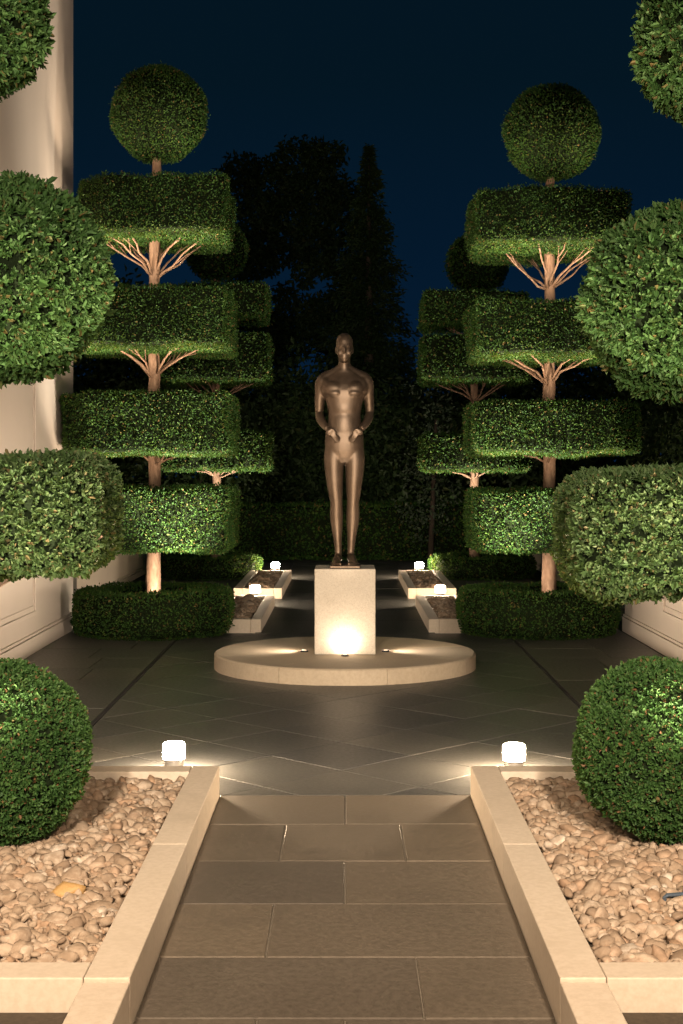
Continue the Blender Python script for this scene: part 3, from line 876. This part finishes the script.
def blob_tree(name, x, y, blobs, label, leaf, nper, L, trunk_h, group=None, mat=None, tr=.16, nlimb=0):
    root = empty(name, (x, y, 0), label, 'tree' if 'tree' in name or name == 'conifer' else 'shrub', group)
    bm = bmesh.new()
    top = Vector((0.1, 0, trunk_h))
    tube(bm, [(0, 0, 0), (.05, .02, trunk_h * .5), top], [tr, tr * .8, tr * .6], 10)
    for (bx, by, bz, br) in blobs[:nlimb]:
        tube(bm, [top * .92, Vector((bx * .5, by * .5, (trunk_h + bz) / 2)), (bx, by, bz)], [tr * .5, tr * .3, tr * .1], 6)
    link('trunk', mesh_bm('tree_trunk', bm, True), M_darkbark, root)
    P = []; N = []
    for (bx, by, bz, br) in blobs:
        n = int(nper * br * br)
        v = norm(RNG.normal(size=(n, 3))); rr = br * (0.35 + 0.75 * RNG.random(n) ** .5)
        rr *= 1 + .25 * np.sin(v[:, 0] * 7 + bx * 9) * np.cos(v[:, 2] * 6 + bz)
        P.append(np.array([bx, by, bz]) + v * rr[:, None] * np.array([1, 1, .8])); N.append(v)
    P = np.concatenate(P); N = np.concatenate(N)
    D = norm(N * .5 + RNG.normal(size=P.shape) * .7 + np.array([0, 0, -.2]))
    V, F = leaf_geo(P, D, N, L, L * .55, False)
    link('crown', mesh_np('tree_crown', V, [(F, 0, False)]), mat or M_dark, root)

rr = random.Random(11)
# big loose deciduous tree behind, with gaps of sky
bl = []
for (px, py, r) in [(268, 190, .62), (300, 165, .62), (250, 215, .55), (285, 215, .6), (318, 195, .62), (335, 225, .55), (245, 180, .45), (262, 245, .45), (310, 240, .5), (338, 190, .4), (325, 165, .4),
                    (265, 262, .40), (342, 265, .5), (345, 300, .5), (300, 252, .36), (245, 265, .5), (240, 300, .55), (255, 335, .7), (275, 345, .6), (345, 340, .7), (304, 282, .22), (320, 272, .25), (286, 296, .28), (312, 312, .3), (330, 318, .45), (296, 330, .5)]:
    bl.append(((px - 345) / 42 + 1.55, rr.uniform(-.8, .8), 1.56 + (469 - py) / 42, r * 1.15))
blob_tree('shade_tree', -1.55, 34, bl, 'big loose dark tree against the night sky, behind the back hedge', .2, 2300, .15, 3.6)
# conifer
def conifer(x, y, H, rb, label):
    root = empty('conifer', (x, y, 0), label, 'tree')
    bm = bmesh.new(); tube(bm, [(0, 0, 0), (0, 0, H * .5), (0, 0, H)], [.16, .1, .015], 8); link('trunk', mesh_bm('conifer_trunk', bm, True), M_darkbark, root)
    P, D, N = [], [], []
    nl = 64
    for k in range(nl):
        z = .6 + (H - .6) * (k / (nl - 1)); rad = rb * (1 - z / H) ** .95 * rr.uniform(.82, 1.15) + .02
        nb = int(8 + 14 * rad / rb)
        for b in range(nb):
            an = rr.uniform(0, 6.28); ln = rad * rr.uniform(.75, 1.1); n = int(14 + 44 * ln)
            t = RNG.random(n) ** .7
            c = np.stack([np.cos(an) * ln * t, np.sin(an) * ln * t, z - .28 * ln * t ** 1.5 + .1 * t ** 3], 1)
            P.append(c + RNG.normal(size=(n, 3)) * min(.055, .012 + .08 * rad))
            D.append(norm(np.array([math.cos(an), math.sin(an), -.35]) + RNG.normal(size=(n, 3)) * .55)); N.append(np.tile([0, 0, 1.0], (n, 1)))
    P, D, N = map(np.concatenate, (P, D, N))
    V, F = leaf_geo(P, D, N, .12, .045, False)
    link('crown', mesh_np('conifer_crown', V, [(F, 0, False)]), M_dark, root)
conifer(.50, 30.0, 8.25, 2.0, 'tall pointed dark conifer rising just behind the statue')

# belt of dark bushes behind the hedge
belt = [(-6.6, 29, 4.4, 1.7), (-4.6, 27.5, 5.4, 1.6), (-2.9, 28.5, 4.3, 1.4), (-1.5, 28.0, 4.1, 1.0), (-.2, 28.0, 3.6, 1.1), (.6, 28.6, 3.6, 1.0), (1.5, 28.5, 3.4, 1.1), (2.6, 28.5, 4.3, 1.2), (4.2, 28, 4.2, 1.5), (6.2, 29, 4.3, 1.7)]
for k, (x, y, h, w) in enumerate(belt):
    bl = [(rr.uniform(-w, w) * .7, rr.uniform(-.6, .6), rr.uniform(.5, h - .8), rr.uniform(.65, .95)) for _ in range(int(6 + 2.2 * h * w))]
    bl += [(rr.uniform(-.4, .4), 0, h - .7, .7)]
    blob_tree('dark_bush', x, y, bl, 'dark shadowy bush in the belt behind the back hedge', .2, 800, .15, h * .5, 'dark bushes behind the back hedge')
bl = [(rr.uniform(-.28, .28), rr.uniform(-.3, .3), .6 + 3.2 * k / 12, .42 - .02 * k) for k in range(13)]
blob_tree('pale_shrub', 1.45, 24.3, bl, 'slim pale leaved shrub right of the statue, behind the clipped tiers', .2, 900, .07, 2.4, mat=M_pale, tr=.05)
bl = [(rr.uniform(-.5, .5), rr.uniform(-.4, .4), rr.uniform(.5, 2.0), .45) for k in range(10)]
blob_tree('garden_shrub', 3.7, 16.2, bl, 'loose shrub behind the low garden wall, below the clipped ball', .2, 900, .07, 1.2, mat=M_dark, tr=.05)

# ------------------------------------------------------------------ lights
def point(name, loc, w, r=.03, c=WARM):
    d = bpy.data.lights.new(name, 'POINT'); d.energy = w; d.shadow_soft_size = r; d.color = c
    o = bpy.data.objects.new(name, d); o.location = loc; COL.objects.link(o); return o
def spot(name, loc, to, w, ang, blend=.6, r=.03, c=WARM):
    d = bpy.data.lights.new(name, 'SPOT'); d.energy = w; d.shadow_soft_size = r; d.color = c
    d.spot_size = R(ang); d.spot_blend = blend
    o = bpy.data.objects.new(name, d); o.location = loc; COL.objects.link(o)
    o.rotation_euler = (Vector(to) - Vector(loc)).to_track_quat('-Z', 'Y').to_euler(); return o

# plinth lights
spot('plinth_light', (0, YS - .335, .165), (0, YS - .235, .25), 7.5, 160, 1.0, .03)
for s in (-1, 1):
    spot('plinth_side_light', (s * .29, YS - .05, .15), (s * 1.5, YS + .2, 1.6), 310, 150, 1.0, .03)
    # unseen uplights added before each ring hedge to brighten the tier fronts
    spot('tier_light', (s * 1.42, 12.50, .03), (s * 1.62, 12.86, 2.2), 1300, 60, .9, .03, (1.0, .86, .66))
    spot('tree_light', (s * 1.72, 13.33, .10), (s * 1.84, 13.62, 1.2), 150, 110, 1.0, .03)
    spot('far_tree_light', (s * 1.55, 19.3, .10), (s * 1.80, 20.0, 2.6), 850, 95, .9, .03, (1.0, .84, .64))
    spot('far_trunk_light', (s * 1.78, 20.25, .10), (s * 1.86, 20.55, 1.4), 320, 100, 1.0, .03)
    # unseen spots added over each tier to light the underside of the next
    tx = -1.83 if s < 0 else 1.955
    for zz, pw in ((1.42, 38), (2.30 if s < 0 else 2.22, 65), (3.27 if s < 0 else 3.16, 80), (4.31 if s < 0 else 4.19, 32)):
        for q in (-1, 1):
            spot('underside_fill', (tx + q * .42, 13.10, zz), (tx + q * .36, 13.28, zz + .5), pw, 150, 1.0, .02, (1.0, .76, .52))
    # spotlights lying on the gravel wash the cloud pruned trees above them
    spot('gravel_light', (s * 1.17, 4.72, .215), (s * 1.50, 6.15, 3.35), 1250, 74, 1.0, .04, (1.0, .81, .60))
    # added unseen spots above the camera, a warm fill over path and gravel
    spot('path_fill', (s * 1.0, .6, 3.3), (s * .9, 3.4, 0), 1050, 80, 1.0, .12, (1.0, .76, .54))
    # more added spots overhead: frontal fill for the near trees and boxwood balls
    spot('front_fill', (s * .95, .4, 2.5), (s * 1.45, 6.3, 1.55), 1950, 62, 1.0, .09, (1.0, .83, .64))
for x_ in (-3.0, 2.2):
    spot('bush_belt_fill', (x_, 26.1, .15), (x_ * .8, 28, 2.6), 90, 130, 1.0, .05)  # added behind the back hedge to lift the dark bushes faintly
spot('statue_light', (0, YS - .88, .155), (0, YS - .05, 1.78), 42, 48, .8, .025)
spot('statue_fill', (-.84, 6.50, .19), (0, YS, 1.80), 40, 22, .8, .03)

# ------------------------------------------------------------------ night sky
w = bpy.data.worlds.new('World'); scene.world = w; w.use_nodes = True
nt = w.node_tree; bg = nt.nodes['Background']
tc = nt.nodes.new('ShaderNodeTexCoord'); sx = nt.nodes.new('ShaderNodeSeparateXYZ'); rp = nt.nodes.new('ShaderNodeValToRGB')
nt.links.new(tc.outputs['Generated'], sx.inputs[0]); nt.links.new(sx.outputs['Z'], rp.inputs[0]); nt.links.new(rp.outputs[0], bg.inputs[0])
el = rp.color_ramp.elements; el.new(.5); el.new(.5)
for e, (p, c) in zip(el, [(0.0, (.0018, .0115, .036)), (.12, (.0014, .0098, .0265)), (.26, (.0013, .0078, .0155)), (1.0, (.001, .005, .009))]):
    e.position = p; e.color = (*c, 1)
bg.inputs[1].default_value = 1.0

# ------------------------------------------------------------------ camera
cam = bpy.data.cameras.new('camera'); co = bpy.data.objects.new('camera', cam); COL.objects.link(co)
co.location = (0, 0, 1.56); co.rotation_euler = (R(90), 0, 0)
cam.sensor_fit = 'VERTICAL'; cam.sensor_height = 36; cam.sensor_width = 24; cam.lens = 36 * 1430 / 1024
cam.shift_x = -3.5 / 1024; cam.shift_y = -43 / 1024; cam.clip_start = .1; cam.clip_end = 500
scene.camera = co
vs = scene.view_settings; vs.view_transform = 'Standard'; vs.look = 'None'; vs.gamma = 1; vs.exposure = 0; vs.use_curve_mapping = False
cy = scene.cycles; cy.use_denoising = True; cy.sample_clamp_indirect = 4; cy.max_bounces = 6; cy.caustics_reflective = False; cy.caustics_refractive = False
try: cy.denoiser = 'OPENIMAGEDENOISE'
except Exception: pass
